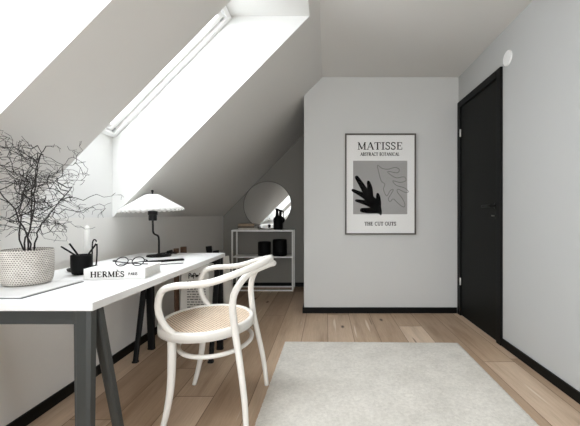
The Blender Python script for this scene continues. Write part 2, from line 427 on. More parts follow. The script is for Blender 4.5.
# skylights: white reveals, frames, panes
def P(x): return S(x)+DV                                # window plane
for i, (a, b) in enumerate(WIN):
    xt = XO-DV/K                                        # where the level head meets the window plane
    bm = new()
    side = [(XL, ZK), (XO, S(XO)), (xt, S(XO)), (XL, ZK+DV)]
    for y in (a, b): poly(bm, [(x, y, z) for x, z in side])
    poly(bm, [(XL, a, ZK), (XL, b, ZK), (XL, b, ZK+DV), (XL, a, ZK+DV)])
    poly(bm, [(XO, a, S(XO)), (XO, b, S(XO)), (xt, b, S(XO)), (xt, a, S(XO))])
    bmesh.ops.remove_doubles(bm, verts=bm.verts, dist=1e-5)
    struct('trim_%d' % (i+1), bm, 'white')
    # window: local frame on the slope (s up the slope, n outward)
    s = Vector((1, 0, K)).normalized(); n = Vector((-s.z, 0, s.x)); o = Vector((XL, 0, ZK+DV)); Ls = (Vector((xt, 0, S(XO)))-o).length
    def sb(bm, s0, s1, y0, y1, n0, n1):
        mt = Matrix(((s.x, 0, n.x, o.x), (0, 1, 0, 0), (s.z, 0, n.z, o.z), (0, 0, 0, 1)))
        box(bm, s0, s1, y0, y1, n0, n1, .003, mt)
    bm = new(); fw = .03
    sb(bm, 0, Ls, a, a+fw, -.02, .06); sb(bm, 0, Ls, b-fw, b, -.02, .06)
    sb(bm, 0, fw, a+fw, b-fw, -.02, .06); sb(bm, Ls-fw, Ls, a+fw, b-fw, -.02, .06)
    w = struct('window_%d' % (i+1), bm, 'frame')
    bm = new(); sw = .036; g = fw+.006
    sb(bm, g, Ls-g, a+g, a+g+sw, .0, .07); sb(bm, g, Ls-g, b-g-sw, b-g, .0, .07)
    sb(bm, g, g+sw, a+g+sw, b-g-sw, .0, .07); sb(bm, Ls-g-sw, Ls-g, a+g+sw, b-g-sw, .0, .07)
    put('sash', bm, 'frame', w)
    bm = new(); sb(bm, g+sw, Ls-g-sw, a+g+sw, b-g-sw, .04, .05); put('pane', bm, 'glass', w)
    bm = new(); sb(bm, g, Ls-g, b-g, b-fw, -.002, .06); sb(bm, g, Ls-g, b-g-sw-.004, b-g-sw, .005, .04); put('gasket', bm, 'mag', w)
    bm = new()
    for q in (.03, Ls-.075): sb(bm, q, q+.03, b-g-.006, b-g+.006, -.006, .003)
    put('hinge', bm, 'steel', w)
    # sky portal over the opening
    L = bpy.data.lights.new('sky_portal', 'AREA'); L.shape = 'RECTANGLE'; L.size = Ls; L.size_y = b-a
    L.cycles.is_portal = True
    lo = bpy.data.objects.new('sky_portal', L); C.objects.link(lo)
    ctr = o+s*(Ls/2)+n*.10; ctr.y = (a+b)/2
    lo.matrix_world = Matrix(((s.x, 0, n.x, ctr.x), (0, 1, 0, ctr.y), (s.z, 0, n.z, ctr.z), (0, 0, 0, 1)))

# door in the right wall
d = thing('door_1', 'plain black door with black casing in the wall beside the print', 'door'); d['kind'] = 'structure'
Y0, Y1, ZD, CW, CX = 2.372, 3.150, 2.072, .062, XR-.020
bm = new()
box(bm, CX, XR, Y0, Y0+CW, 0, ZD, .003); box(bm, CX, XR, Y1-CW, Y1, 0, ZD, .003); box(bm, CX, XR, Y0+CW, Y1-CW, ZD-CW, ZD, .003)
put('door_frame', bm, 'black', d)
bm = new(); box(bm, XR-.008, XR-.001, Y0+CW+.003, Y1-CW-.003, .006, ZD-CW-.003, .002); leaf = put('door_leaf', bm, 'blackd', d)
for z in (1.76, .33):
    bm = new(); tube(bm, [(XR-.018, Y1-CW-.004, z-.035), (XR-.018, Y1-CW-.004, z+.035)], .007, 10); put('hinge', bm, 'hinge', leaf, True)
bm = new()
yh = 2.455
tube(bm, [(XR-.006, yh, 1.04), (XR-.05, yh, 1.04)], .009, 12)
tube(bm, catmull([(XR-.05, yh-.004, 1.04), (XR-.052, yh+.03, 1.04), (XR-.05, yh+.13, 1.04)]), .010, 12)
tube(bm, [(XR-.009, yh, 1.04), (XR-.014, yh, 1.04)], .026, 20)
put('door_handle', bm, 'blackm', leaf, True)
bm = new(); tube(bm, [(XR-.008, yh, .965), (XR-.016, yh, .965)], .022, 20); lk = put('lock_rosette', bm, 'blackm', leaf)
bm = new(); tube(bm, [(XR-.012, yh+.012, .965), (XR-.034, yh+.012, .965)], .006, 12); put('thumb_turn', bm, 'steel', leaf)

# round cover plate on the right wall
bm = new(); lathe(bm, [(0, 0), (.054, 0), (.054, .006), (.050, .010), (0, .012)], 40)
o = put('wall_plate', bm, 'frame', None, False, loc=(XR-.0005, 2.305, 2.10)); o.rotation_euler = (0, -PI/2, 0)
tag(o, 'white round cover plate on the wall above the black door corner', 'cover plate')

# ------------------------------------------------------------------ desk
ZT = .698
DX0, DX1, DY0, DY1 = -1.335, -.725, .994, 2.302
desk = thing('desk', 'white topped desk on dark steel trestle legs along the low wall', 'desk', ((DX0+DX1)/2, (DY0+DY1)/2, 0))
OD = Vector(desk.location)
def rel(p, o=OD): return (p[0]-o[0], p[1]-o[1], p[2]-o[2])
bm = new(); box(bm, DX0-OD.x, DX1-OD.x, DY0-OD.y, DY1-OD.y, ZT-.027, ZT, .002); put('tabletop', bm, 'desk', desk)
ZU = ZT-.027
def leg(bm, top, foot, w0, w1, d0, d1):
    """tapered folded-steel leg: outer shell with a raised edge rib"""
    t, f = Vector(rel(top)), Vector(rel(foot))
    ring = []
    for p, w, dd in ((f, w1, d1), (t, w0, d0)):
        ring.append([bm.verts.new(p+Vector((sx*w/2, sy*dd/2, 0))) for sx, sy in ((-1, .7), (-1, -.7), (-.55, -1), (.55, -1), (1, -.7), (1, .7), (.55, 1), (-.55, 1))])
    for k in range(8):
        bm.faces.new((ring[0][k], ring[0][(k+1) % 8], ring[1][(k+1) % 8], ring[1][k]))
    bm.faces.new(ring[0][::-1]); bm.faces.new(ring[1])
for yv, ys_, mt in ((1.018, 1.215, 'leg'), (2.315, 2.105, 'legb')):
    sgn = 1 if ys_ > yv else -1
    for xx in (-.766, -1.262):
        bm = new(); leg(bm, (xx, yv-(.0 if sgn > 0 else .03), ZU), (xx, yv, .004), .056, .042, .034, .03); lg = put('leg', bm, mt, desk)
        bm = new(); leg(bm, (xx, yv, .010), (xx, yv, 0), .046, .046, .034, .034); put('foot_cap', bm, 'legb', lg)
        bm = new(); leg(bm, (xx+.008, yv+sgn*.035-(.0 if sgn > 0 else .03), ZU), (xx+.008, ys_, .004), .035, .027, .03, .024); lg = put('leg', bm, mt, desk)
        bm = new(); leg(bm, (xx+.008, ys_, .010), (xx+.008, ys_, 0), .036, .036, .030, .030); put('foot_cap', bm, 'legb', lg)
    yb = yv-(.0 if sgn > 0 else .03)
    bm = new(); box(bm, -1.235-OD.x, -.780-OD.x, yb-.012-OD.y, yb+.012-OD.y, ZU-.045, ZU, .002); put('crossbar', bm, 'legb' if mt == 'legb' else 'leg', desk)

# ------------------------------------------------------------------ bentwood chair (faces -X)
CXc, CYc = -.600, 1.63
ch = thing('bentwood_armchair', 'white bentwood armchair with round cane seat pulled up to the desk', 'chair', (CXc, CYc, 0))
def R3(L): return [(x-CXc, y-CYc, z) for x, y, z in L]
RX, RY, SZ = .226, .243, .452
bm = new()                                              # seat ring: bent band with rounded section
sec = [(1.0, -.040), (1.0, -.008), (.985, -.001), (.95, .002), (.905, .000), (.895, -.010), (.895, -.034), (.93, -.042)]
n = 64; rings = []
for k in range(n):
    a = 2*PI*k/n; rings.append([bm.verts.new((RX*q*math.cos(a), RY*q*math.sin(a), SZ+z)) for q, z in sec])
for k in range(n):
    a, b = rings[k], rings[(k+1) % n]
    for j in range(len(sec)): bm.faces.new((a[j], b[j], b[(j+1) % len(sec)], a[(j+1) % len(sec)]))
put('seat_ring', bm, 'chair', ch, True)
bm = new()
prev = [bm.verts.new((0, 0, SZ-.010))]
for q in (.2, .4, .6, .8, .915):
    cur = [bm.verts.new((RX*q*math.cos(2*PI*k/n), RY*q*math.sin(2*PI*k/n), SZ-.010+.006*q**4)) for k in range(n)]
    for k in range(n):
        j = (k+1) % n
        if len(prev) == 1: bm.faces.new((prev[0], cur[k], cur[j]))
        else: bm.faces.new((prev[k], prev[j], cur[j], cur[k]))
    prev = cur
put('cane_seat', bm, 'cane', ch, True)
# arm loop
half = [(-.672, 1.412, .446), (-.712, 1.404, .490), (-.734, 1.398, .565), (-.712, 1.388, .638), (-.655, 1.384, .662), (-.58, 1.384, .667), (-.50, 1.390, .677), (-.405, 1.425, .706), (-.325, 1.515, .733)]
path = half+[(-.284, 1.63, .748)]+[(x, 2*CYc-y, z) for x, y, z in half[::-1]]
pts = catmull(R3(path), 8); bm = new(); tube(bm, pts, lerp_r(len(pts), [(0, .012), (.06, .0145), (.5, .0165), (.94, .0145), (1, .012)]), 14)
put('armrest', bm, 'chair', ch, True)
# rear legs and inner back loop, one bent length
half = [(-.347, 1.396, .0), (-.360, 1.412, .15), (-.390, 1.440, .32), (-.412, 1.456, .43), (-.424, 1.452, .56), (-.408, 1.460, .632), (-.362, 1.508, .694), (-.290, 1.590, .722)]
path = half+[(-.268, 1.63, .724)]+[(x, 2*CYc-y, z) for x, y, z in half[:2:-1]]+[(-.392, 1.818, .32), (-.358, 1.828, .15), (-.338, 1.826, 0)]
pts = catmull(R3(path), 8); bm = new(); tube(bm, pts, lerp_r(len(pts), [(0, .012), (.2, .0165), (.35, .0155), (.5, .0145), (.65, .0155), (.8, .0165), (1, .012)]), 14)
put('back_frame', bm, 'chair', ch, True)
for s_ in (1, -1):
    y = lambda v: CYc+s_*(v-CYc)
    dx = 0 if s_ > 0 else -.028
    pts = catmull(R3([(-.694, y(1.440), .440), (-.690+dx*.3, y(1.432), .33), (-.692+dx*.7, y(1.425), .2), (-.706+dx, y(1.414)-.004*(s_ < 0), .09), (-.726+dx, y(1.404)-.026*(s_ < 0), 0)]), 8)
    bm = new(); tube(bm, pts, lerp_r(len(pts), [(0, .0195), (.3, .018), (1, .0115)]), 14); put('leg', bm, 'chair', ch, True)
pts = [(-.556-CXc+.172*math.cos(2*PI*k/48), .208*math.sin(2*PI*k/48), .338) for k in range(48)]
bm = new(); tube(bm, pts, .0105, 12, True); put('stretcher_ring', bm, 'chair', ch, True)

# ------------------------------------------------------------------ rug
RXa, RXb, RYa, RYb = -.325, .985, .42, 2.435
bm = new(); nx, ny = 131, 200; grid = []
import mathutils.noise as mnoise
for j in range(ny+1):
    row = []
    for i in range(nx+1):
        x = RXa+(RXb-RXa)*i/nx; y = RYa+(RYb-RYa)*j/ny
        e = min(i, nx-i, j, ny-j)
        h = .0068 if e > 1 else (.006 if e == 1 else .001)
        h += .0022*mnoise.noise(Vector((x*55, y*55, 0)))*(.5 if e > 0 else 0)
        if e == 0: x += .004*mnoise.noise(Vector((x*70, y*70, 3))); y += .004*mnoise.noise(Vector((x*70, y*70, 9)))
        row.append(bm.verts.new((x-RXa, y-RYb, h)))
    grid.append(row)
for j in range(ny):
    for i in range(nx): bm.faces.new((grid[j][i], grid[j][i+1], grid[j+1][i+1], grid[j+1][i]))
o = put('rug', bm, 'rug', None, True, loc=(-.312, 2.447, 0)); o.rotation_euler = (0, 0, math.radians(-1.0)); tag(o, 'cream white pile rug lying on the oak plank floor', 'rug')

# ------------------------------------------------------------------ print on the back wall
px0, px1, pz0, pz1 = .188, .886, .777, 1.772
po = thing('framed_print', 'tall framed print with black leaf shape hanging on the back wall', 'picture', ((px0+px1)/2, YB, (pz0+pz1)/2))
PO = Vector(po.location)
def W(u, v, d=0): return (u-PO.x, -.013-d, v-PO.z)      # on the paper
fw = .014
bm = new()
for a in ((px0, px0+fw, pz0, pz1), (px1-fw, px1, pz0, pz1), (px0+fw, px1-fw, pz0, pz0+fw), (px0+fw, px1-fw, pz1-fw, pz1)):
    box(bm, a[0]-PO.x, a[1]-PO.x, -.026, -.001, a[2]-PO.z, a[3]-PO.z, .0015)
put('frame', bm, 'posterframe', po)
bm = new(); box(bm, px0+.005-PO.x, px1-.005-PO.x, -.0125, -.002, pz0+.005-PO.z, pz1-.005-PO.z); paper = put('paper', bm, 'paper', po)
q = lambda x, y: ((x-326)/101, .97-(y-215)/101)         # measured off the wall at 101 px per metre
gx0, gz1 = q(353, 161); gx1, gz0 = q(406.9, 214.2)
bm = new(); poly(bm, [W(gx0, gz0, .0004), W(gx1, gz0, .0004), W(gx1, gz1, .0004), W(gx0, gz1, .0004)]); put('grey_panel', bm, 'artg', paper)
def ln(txt, x0, x1, y0, y1, m, bold=1):
    a = q(x0, y1); b = q(x1, y0)
    put('lettering', text_bm(txt, a[0], b[0], a[1], b[1], lambda u, v, l: W(u, v, .0008+l), bold), m, paper)
ln('MATISSE', 357.4, 402.2, 142.6, 149.8, 'ink', 1.1)
ln('ABSTRACT BOTANICAL', 360.2, 399, 152.8, 156.0, 'ink', 1.35)
ln('THE CUT OUTS', 364.4, 395.8, 221.9, 225.5, 'ink', 1.45)
# a plain generic frond: stalk with rounded lobes
bm = new(); kk = 0
def lobe(pts, ws):
    global kk
    kk += 1
    c = catmull([q(*p)+(0,) for p in pts], 8); N = len(c)
    w = lerp_r(N, ws); w = [v*1.18/101 for v in w]
    strip(bm, [(p.x, p.y) for p in c], w, lambda u, v: W(u, v, .0012+kk*8e-5))
    for e in (c[0], c[-1]):                               # round ends
        r = w[0]/2 if e is c[0] else w[-1]/2
        poly(bm, [W(e.x+r*math.cos(t*PI/8), e.y+r*math.sin(t*PI/8), .0012+kk*8e-5) for t in range(16)])
lobe([(380.6, 214.6), (378, 209), (373, 203), (368, 196), (362, 186), (356.6, 177.6)], [(0, 1.2), (.12, 4.2), (.4, 9), (.6, 6.2), (.8, 4.6), (1, 3.2)])
lobe([(376, 208), (370.5, 198), (370, 190), (368.2, 182.4)], [(0, 6), (.4, 5.2), (.8, 4.2), (1, 2.8)])
lobe([(378, 211), (378.6, 203), (377.4, 194.4)], [(0, 3.5), (.5, 4.2), (.85, 3.6), (1, 2.4)])
lobe([(369, 199), (361, 194.4), (352.8, 190.4)], [(0, 6), (.5, 4.2), (1, 2.4)])
lobe([(373, 205.4), (364, 202.4), (356.2, 200.6)], [(0, 6), (.5, 4), (1, 2.2)])
lobe([(377.6, 210.8), (370, 210.6), (362, 210.2)], [(0, 4), (.6, 4.8), (1, 3.8)])
put('leaf_shape', bm, 'artb', paper)
# thin outline of a second frond
bm = new()
out = [(403, 207), (398, 203.6), (393, 199), (390, 201.6), (388, 199), (391.4, 193), (393, 189.8), (390, 190.6), (386.4, 196), (383.2, 189.4), (384.6, 184.4), (381, 181), (378.4, 172), (377.4, 165.6), (382, 168.6), (388, 169.4), (395, 167.6), (399, 170), (396.6, 173), (388, 171.6), (389, 174), (396, 178), (403.6, 177), (405.6, 180.6), (400, 182.6), (392.6, 181), (396, 185.4), (404, 188), (408, 191.6), (405, 192.6), (398, 189.4), (397, 192), (402, 198.6), (404.6, 204.6)]
c = catmull([q(*p)+(0,) for p in out], 6, True); c.append(c[0])
strip(bm, [(p.x, p.y) for p in c], .0055, lambda u, v: W(u, v, .0010))
put('leaf_outline', bm, 'inkg', paper)
bm = new(); box(bm, px0+fw-PO.x, px1-fw-PO.x, -.0195, -.0180, pz0+fw-PO.z, pz1-fw-PO.z); put('glazing', bm, 'picglass', po)

# ------------------------------------------------------------------ console shelf in the alcove
sx0, sx1, sy0, sy1, sz = -1.203, -.417, 4.065, 4.296, .777
sh = thing('console_shelf', 'slim pale metal console shelf standing in the alcove', 'shelf', ((sx0+sx1)/2, (sy0+sy1)/2, 0))
so = Vector(sh.location); t = .018
for xx in (sx0, sx1-t):
    for yy in (sy0, sy1-t):
        bm = new(); box(bm, xx-so.x, xx+t-so.x, yy-so.y, yy+t-so.y, 0, sz, .0015); put('leg', bm, 'rim', sh)
for z0, z1 in ((sz-.018, sz), (.425, .443)):
    bm = new(); box(bm, sx0+t-so.x, sx1-t-so.x, sy0+.001-so.y, sy1-.001-so.y, z0, z1-.0005, .001)
    if z1 == sz: box(bm, sx0-so.x, sx1-so.x, sy0-so.y, sy1-so.y, sz, sz+.003, .001)
    put('shelf_board', bm, 'rim', sh)
bm = new()
for yy in (sy0, sy1-t): box(bm, sx0+t-so.x, sx1-t-so.x, yy-so.y, yy+t-so.y, .002, .018, .001)
for xx in (sx0, sx1-t): box(bm, xx+.002-so.x, xx+t-.002-so.x, sy0+t-so.y, sy1-t-so.y, .002, .018, .001)
put('base_rail', bm, 'rim', sh)
SZT = sz+.003
# round mirror leaning on the alcove wall
r = .323; tilt = math.radians(2.9)
mi = thing('round_mirror', 'round mirror with thin dark rim leaning on the alcove wall above the shelf', 'mirror', (-.787, 4.286, SZT+.001))
mi.rotation_euler = (-tilt, 0, 0)
def disc(bm, r0, y0, y1, seg=72):
    lathe(bm, [(0, y0), (r0, y0), (r0, y1), (0, y1)], seg)
    for v in bm.verts: v.co = Vector((v.co.x, v.co.z, v.co.y+r))
bm = new(); disc(bm, r-.006, -.002, .006); put('mirror_glass', bm, 'mirror', mi)
bm = new(); pts = [((r-.004)*math.cos(2*PI*k/72), .0, r+(r-.004)*math.sin(2*PI*k/72)) for k in range(72)]; tube(bm, pts, .004, 8, True); put('rim', bm, 'posterframe', mi, True)
# three stacked books on the shelf
zz = SZT
for w_, d_, h_, m_, cx, rz, lab in ((.25, .17, .022, 'bookgrey', -1.0, .03, 'grey book at the bottom of the small stack on the console shelf'),
                                   (.22, .16, .026, 'bookdark', -1.02, -.06, 'dark book in the middle of the small stack on the console shelf'),
                                   (.20, .145, .028, 'bookbrown', -1.03, .09, 'brown book on top of the small stack on the console shelf')):
    b = thing('book', lab, 'book', (cx, 4.175, zz), rz, 'books stacked on the console shelf')
    bm = new(); box(bm, -w_/2, w_/2, -d_/2, d_/2, 0, .0025); box(bm, -w_/2, w_/2, -d_/2, d_/2, h_-.0025, h_); box(bm, -w_/2, w_/2, -d_/2, -d_/2+.003, .0025, h_-.0025); put('cover', bm, m_, b)
    bm = new(); box(bm, -w_/2+.004, w_/2-.004, -d_/2+.003, d_/2-.004, .0025, h_-.0025); put('pages', bm, 'pages', b)
    zz += h_
# black jug vase before the mirror
h, rb = .275, .060
bv = thing('jug_vase', 'black long-necked vase with a small handle on the shelf before the round mirror', 'vase', (-.622, 4.150, SZT))
bm = new(); lathe(bm, [(0, 0), (rb*.9, 0), (rb, .01), (rb, h*.44), (rb*.92, h*.54), (.030, h*.64), (.0185, h*.70), (.0165, h*.93), (.023, h*.945), (.023, h), (.014, h), (.013, h*.8), (0, h*.79)], 32)
for v in bm.verts:
    if v.co.z > h*.6: v.co.x -= .012*min(1, (v.co.z-h*.6)/(h*.1))
put('body', bm, 'ceramic', bv, True)
bm = new(); tube(bm, catmull([(.0, 0, h*.90), (.016, 0, h*.93), (.030, 0, h*.915), (.034, 0, h*.84), (.034, 0, h*.70), (.034, 0, h*.56)], 6), .0065, 10); put('handle', bm, 'ceramic', bv, True)
# two black jars on the middle shelf
for x, h, rb, lab in ((-.802, .178, .082, 'smaller matte black pot on the middle shelf of the console'), (-.602, .208, .092, 'larger matte black pot on the middle shelf of the console')):
    bm = new(); lathe(bm, [(0, 0), (rb*.94, 0), (rb, .008), (rb, h-.005), (rb-.004, h), (rb-.009, h-.003), (rb-.011, h-.03), (0, h-.035)], 40)
    o = put('black_pot', bm, 'ceramic', None, True, loc=(x, 4.165, .4435)); tag(o, lab, 'pot', 'black pots on the middle shelf')

# ------------------------------------------------------------------ on the desk
# table lamp
LX, LY = -1.104, 2.115
la = thing('table_lamp', 'black table lamp with white pleated shade on the desk', 'lamp', (LX, LY, ZT))
bm = new(); lathe(bm, [(0, 0), (.073, 0), (.075, .004), (.073, .009), (.02, .013), (.008, .02), (0, .02)], 48); put('base', bm, 'blackm', la, True)
bm = new(); tube(bm, catmull([(0, 0, .008), (0, 0, .06), (-.001, 0, .115), (-.008, 0, .135), (-.030, 0, .147), (-.039, 0, .165), (-.040, 0, .20), (-.042, 0, .25)], 7), .006, 12); put('stem', bm, 'blackm', la, True)
SXo = -.044
bm = new(); lathe(bm, [(0, .235), (.023, .235), (.025, .24), (.025, .272), (.029, .274), (.029, .296), (.018, .30), (0, .30)], 24, (SXo+.003, 0, 0)); put('socket', bm, 'blackm', la)
bm = new(); lathe(bm, [(0, .30), (.012, .302), (.026, .33), (.028, .345), (.02, .365), (0, .37)], 20, (SXo, 0, 0)); put('bulb', bm, 'wax', la, True)
bm = new(); n = 144; tl = math.radians(3.2)
prof = [(.040, .110), (.044, .1085), (.08, .086), (.12, .061), (.16, .036), (.192, .016), (.1935, .008)]
rings = []
for r0, z0 in prof:
    ring = []
    for k in range(n):
        a = 2*PI*k/n; pl = .0011*(1 if k % 4 in (0, 1) else -1)*(.3+.7*r0/.217)
        zz_ = z0+(-.010*abs(math.sin(a*18)) if r0 > .193 else 0)
        x, y, z = (r0+pl)*math.cos(a), (r0+pl)*math.sin(a), zz_
        ring.append(bm.verts.new((SXo+x*math.cos(tl)-z*math.sin(tl)*.3, y, .296+z+x*math.sin(tl))))
    rings.append(ring)
for a, b in zip(rings, rings[1:]):
    for k in range(n): bm.faces.new((a[k], a[(k+1) % n], b[(k+1) % n], b[k]))
top = bm.verts.new((SXo, 0, .296+.113))
for k in range(n): bm.faces.new((rings[0][k], rings[0][(k+1) % n], top))
put('lamp_shade', bm, 'shade', la)
bm = new(); lathe(bm, [(0, .405), (.014, .405), (.014, .411), (.005, .414), (.006, .424), (.009, .430), (.006, .437), (0, .438)], 16, (SXo, 0, 0)); put('finial', bm, 'blackm', la, True)
bm = new(); tube(bm, catmull([(.03, .02, .011), (.05, .06, .014), (.060, .10, .006), (.050, .15, .0035), (.0, .175, .0035), (-.05, .150, .0035), (-.055, .11, .0035), (-.02, .098, .006), (.004, .104, .0165)], 8), .0028, 8); cd = put('cord', bm, 'blackm', la, True)
bm = new(); tube(bm, [(.0, .104, .0155), (.026, .112, .0155), (.034, .114, .0155)], [.007, .0145, .0145], 14)
tube(bm, [(.034, .108, .0155), (.050, .112, .0155)], .0024, 8); tube(bm, [(.034, .121, .0155), (.049, .125, .0155)], .0024, 8); put('plug', bm, 'blackm', cd)

# white book with lettering on its spine
bw, bd, bh = .243, .175, .046; rz = math.radians(6.6)
b = thing('book', 'thick white book lying on the desk with dark serif lettering along its spine', 'book', (-1.014, 1.339, ZT), rz)
bm = new(); box(bm, 0, bw, 0, bd, 0, .003, .0006); box(bm, 0, bw, 0, bd, bh-.003, bh, .0006); box(bm, 0, bw, 0, .004, .003, bh-.003); put('cover', bm, 'paper', b)
bm = new(); box(bm, .004, bw-.004, .004, bd-.005, .003, bh-.003); put('pages', bm, 'pages', b)
put('lettering', text_bm('HERMÈS', .026, .160, .0105, .0335, lambda u, v, l: (u, -.0006-l, v), 1.5), 'ink', b)
put('lettering', text_bm('PARIS', .176, .212, .0165, .0275, lambda u, v, l: (u, -.0006-l, v), 1.6), 'ink', b)
# spectacles on it
ZB = ZT+bh
sp = thing('spectacles', 'thin black round-rimmed spectacles resting on the white book', 'glasses', (-.864, 1.402, ZB), math.radians(10))
tlt = .62
def g3(u, v): return (u, .012*0+v*math.sin(tlt), .002+v*math.cos(tlt))
for cx in (-.033, .033):
    pts = [g3(cx+.0245*math.cos(2*PI*k/32), .0235+.0215*math.sin(2*PI*k/32)) for k in range(32)]
    bm = new(); tube(bm, pts, .0022, 8, True); rm = put('rim', bm, 'blackm', sp, True)
    bm = new(); poly(bm, [g3(cx+.0235*math.cos(2*PI*k/32), .0235+.0205*math.sin(2*PI*k/32)) for k in range(32)]); put('lens', bm, 'glass', rm)
bm = new(); tube(bm, catmull([g3(-.0095, .028), g3(0, .033), g3(.0095, .028)]), .0015, 8); put('bridge', bm, 'blackm', sp, True)
for s_ in (-1, 1):
    e = g3(s_*.058, .03)
    bm = new(); tube(bm, catmull([e, (s_*.066, .012, .026), (s_*.062, .022, .020), (-s_*.02, .045+.006*s_, .007), (-s_*.062, .052+.006*s_, .003)]), .0023, 8); put('temple', bm, 'blackm', sp, True)
# magazine and black case beyond the book
m_ = thing('magazine', 'pale thin magazine lying on the desk under the slim black case', 'magazine', (-.925, 1.815, ZT), math.radians(28))
bm = new(); box(bm, -.10, .10, -.075, .075, 0, .005, .001); put('cover', bm, 'mag', m_)
bm = new(); box(bm, -.1005, .1005, -.0765, -.0745, .0005, .004); put('spine', bm, 'magd', m_)
bm = new(); box(bm, -.115, .105, -.018, .018, 0, .011, .005)
o = put('pen_case', bm, 'blackm', None, True, loc=(-.925, 1.830, ZT+.0052)); o.rotation_euler = (0, 0, math.radians(36)); tag(o, 'slim black case lying across the pale magazine on the desk', 'case')

# magazine under the plant pot
m_ = thing('magazine', 'open grey magazine lying flat under the woven plant pot', 'magazine', (-1.155, 1.168, ZT))
bm = new(); box(bm, -.165, .165, -.130, .134, .002, .0060, .001); put('page_spread', bm, 'mag', m_)
bm = new(); box(bm, -.167, .168, -.132, .136, 0, .002); put('cover', bm, 'magd', m_)

# potted twiggy shrub
PX, PY, PZ = -1.160, 1.245, ZT+.0062
pl = thing('potted_shrub', 'bare twisted shrub in a dotted woven pot on the desk', 'potted plant', (PX, PY, PZ))
bm = new(); lathe(bm, [(0, 0), (.062, 0), (.071, .004), (.076, .014), (.079, .04), (.080, .08), (.079, .130), (.077, .1335), (.073, .1335), (.072, .11), (.072, .02), (0, .018)], 64); put('pot', bm, 'pot', pl, True)
bm = new(); lathe(bm, [(0, .115), (.045, .114), (.0715, .110)], 32); put('soil', bm, 'soil', pl, True)
rnd = random.Random(21)
def ok(p):
    x, y, z = p.x+PX, p.y+PY, p.z+PZ
    if x < XL+.03 or z < ZT+.17 or z > 1.225 or y < .80 or x > -.66: return False
    return z < S(x)-.02
def grow(bm, p, dr, L, r, lvl):
    """kinked branch with side twigs"""
    pts = [p.copy()]; seg = (.030, .026, .018, .014)[min(lvl, 3)]; n = max(2, int(L/seg)); dr = dr.normalized(); kids = []
    for i in range(n):
        for tr in range(8):
            kick = Vector((rnd.gauss(0, 1), rnd.gauss(0, 1), rnd.gauss(0, 1)))*(.20 if lvl == 0 else .50)
            d2 = dr+kick; d2.normalize(); q_ = pts[-1]+d2*seg
            if ok(q_) or lvl == 0 and q_.z < .32: break
        else: break
        dr = (dr*.7+d2*.3).normalized()
        pts.append(q_)
        if lvl < 3 and rnd.random() < (.72, .62, .42)[lvl] and (lvl or i > 2): kids.append((q_.copy(), d2.copy(), i/n))
    if len(pts) < 2: return
    rr = [max(.0006, r*(1-.6*i/(len(pts)-1))) for i in range(len(pts))]
    tube(bm, pts, rr, 5 if lvl < 2 else 4)
    for q_, d2, f in kids:
        ax = Vector((rnd.gauss(0, 1), rnd.gauss(0, .8), rnd.gauss(0, .6)))
        side = (ax-d2*ax.dot(d2)).normalized()
        nd = d2*.35+side
        if lvl == 0: nd.z = nd.z*.5+.05; nd.x += .35
        grow(bm, q_, nd, (.23 if lvl == 0 else L*.5)*rnd.uniform(.5, 1.25), r*.55, lvl+1)
for bx, by, dr, L in ((-.010, .0, (.40, -.50, 1), .54), (.010, .008, (.42, -.47, 1), .56), (.0, -.014, (.50, -.42, 1), .50), (.018, -.006, (.56, -.38, 1), .48), (-.018, .008, (.30, -.56, 1), .48)):
    bm = new(); p0 = Vector((bx, by, .108)); grow(bm, p0, Vector(dr), L*.86, .0031, 0); put('branch', bm, 'bark', pl)

# black pen pot with three pencils
CX_, CY_ = -1.123, 1.470
bm = new(); lathe(bm, [(0, 0), (.029, 0), (.036, .006), (.040, .022), (.0415, .05), (.0415, .088), (.040, .090), (.038, .088), (.038, .02), (0, .012)], 48)
o = put('pen_pot', bm, 'ceramic', None, True, loc=(CX_, CY_, ZT)); tag(o, 'round matte black pen pot on the desk beside the white book', 'pot')
for (dx, dy, dz, tx, ty, tz, tipm, lab) in ((.033, .0, .050, -.100, .008, .126, None, 'plain black pencil leaning furthest out over the pen pot rim'),
                                 (.030, .006, .020, -.078, .016, .152, 'tip', 'black pencil with pale end beside the plain black pencil in the pen pot'),
                                 (-.016, -.010, .020, .073, .008, .154, 'tip', 'black pencil with pale end leaning towards the candle holder handle')):
    a, e = Vector((dx, dy, dz)), Vector((tx, ty, tz)); v = e-a
    pc = thing('pencil', lab, 'pencil', (CX_, CY_, ZT), 0, 'pencils in the pen pot')
    bm = new(); tube(bm, [a, a+v*.9], .0040, 8); put('shaft', bm, 'ceramic', pc)
    bm = new(); tube(bm, [a+v*.9, e], [.0040, .0032], 8); put('tip', bm, tipm or 'ceramic', pc)
# candle holder with loop handle, candle
HX, HY = -1.182, 1.585
ho = thing('candle_holder', 'black dish candle holder with a loop handle behind the pen pot', 'candle holder', (HX, HY, ZT))
bm = new(); lathe(bm, [(0, 0), (.074, 0), (.080, .006), (.081, .012), (.077, .012), (.07, .005), (0, .004)], 40); put('dish', bm, 'blackm', ho, True)
bm = new(); lathe(bm, [(.0135, .004), (.0165, .006), (.0165, .04), (.0128, .04), (.0128, .008)], 24); put('socket', bm, 'blackm', ho, True)
bm = new(); tube(bm, catmull([(.024, 0, .008), (.024, 0, .08), (.025, 0, .13), (.031, 0, .148), (.040, 0, .148), (.047, 0, .13), (.048, 0, .08), (.044, 0, .03), (.036, 0, .010)], 6), .0032, 8); put('handle', bm, 'blackm', ho, True)
ca = thing('candle', 'white taper candle standing in the black holder', 'candle', (HX-.002, HY, ZT+.008))
bm = new(); lathe(bm, [(0, 0), (.0122, 0), (.0119, .195), (.010, .205), (.004, .212), (0, .212)], 24); put('wax', bm, 'wax', ca, True)
bm = new(); tube(bm, catmull([(0, 0, .211), (.001, 0, .22), (-.0005, 0, .229)]), .0016, 6); put('wick', bm, 'tip', ca)

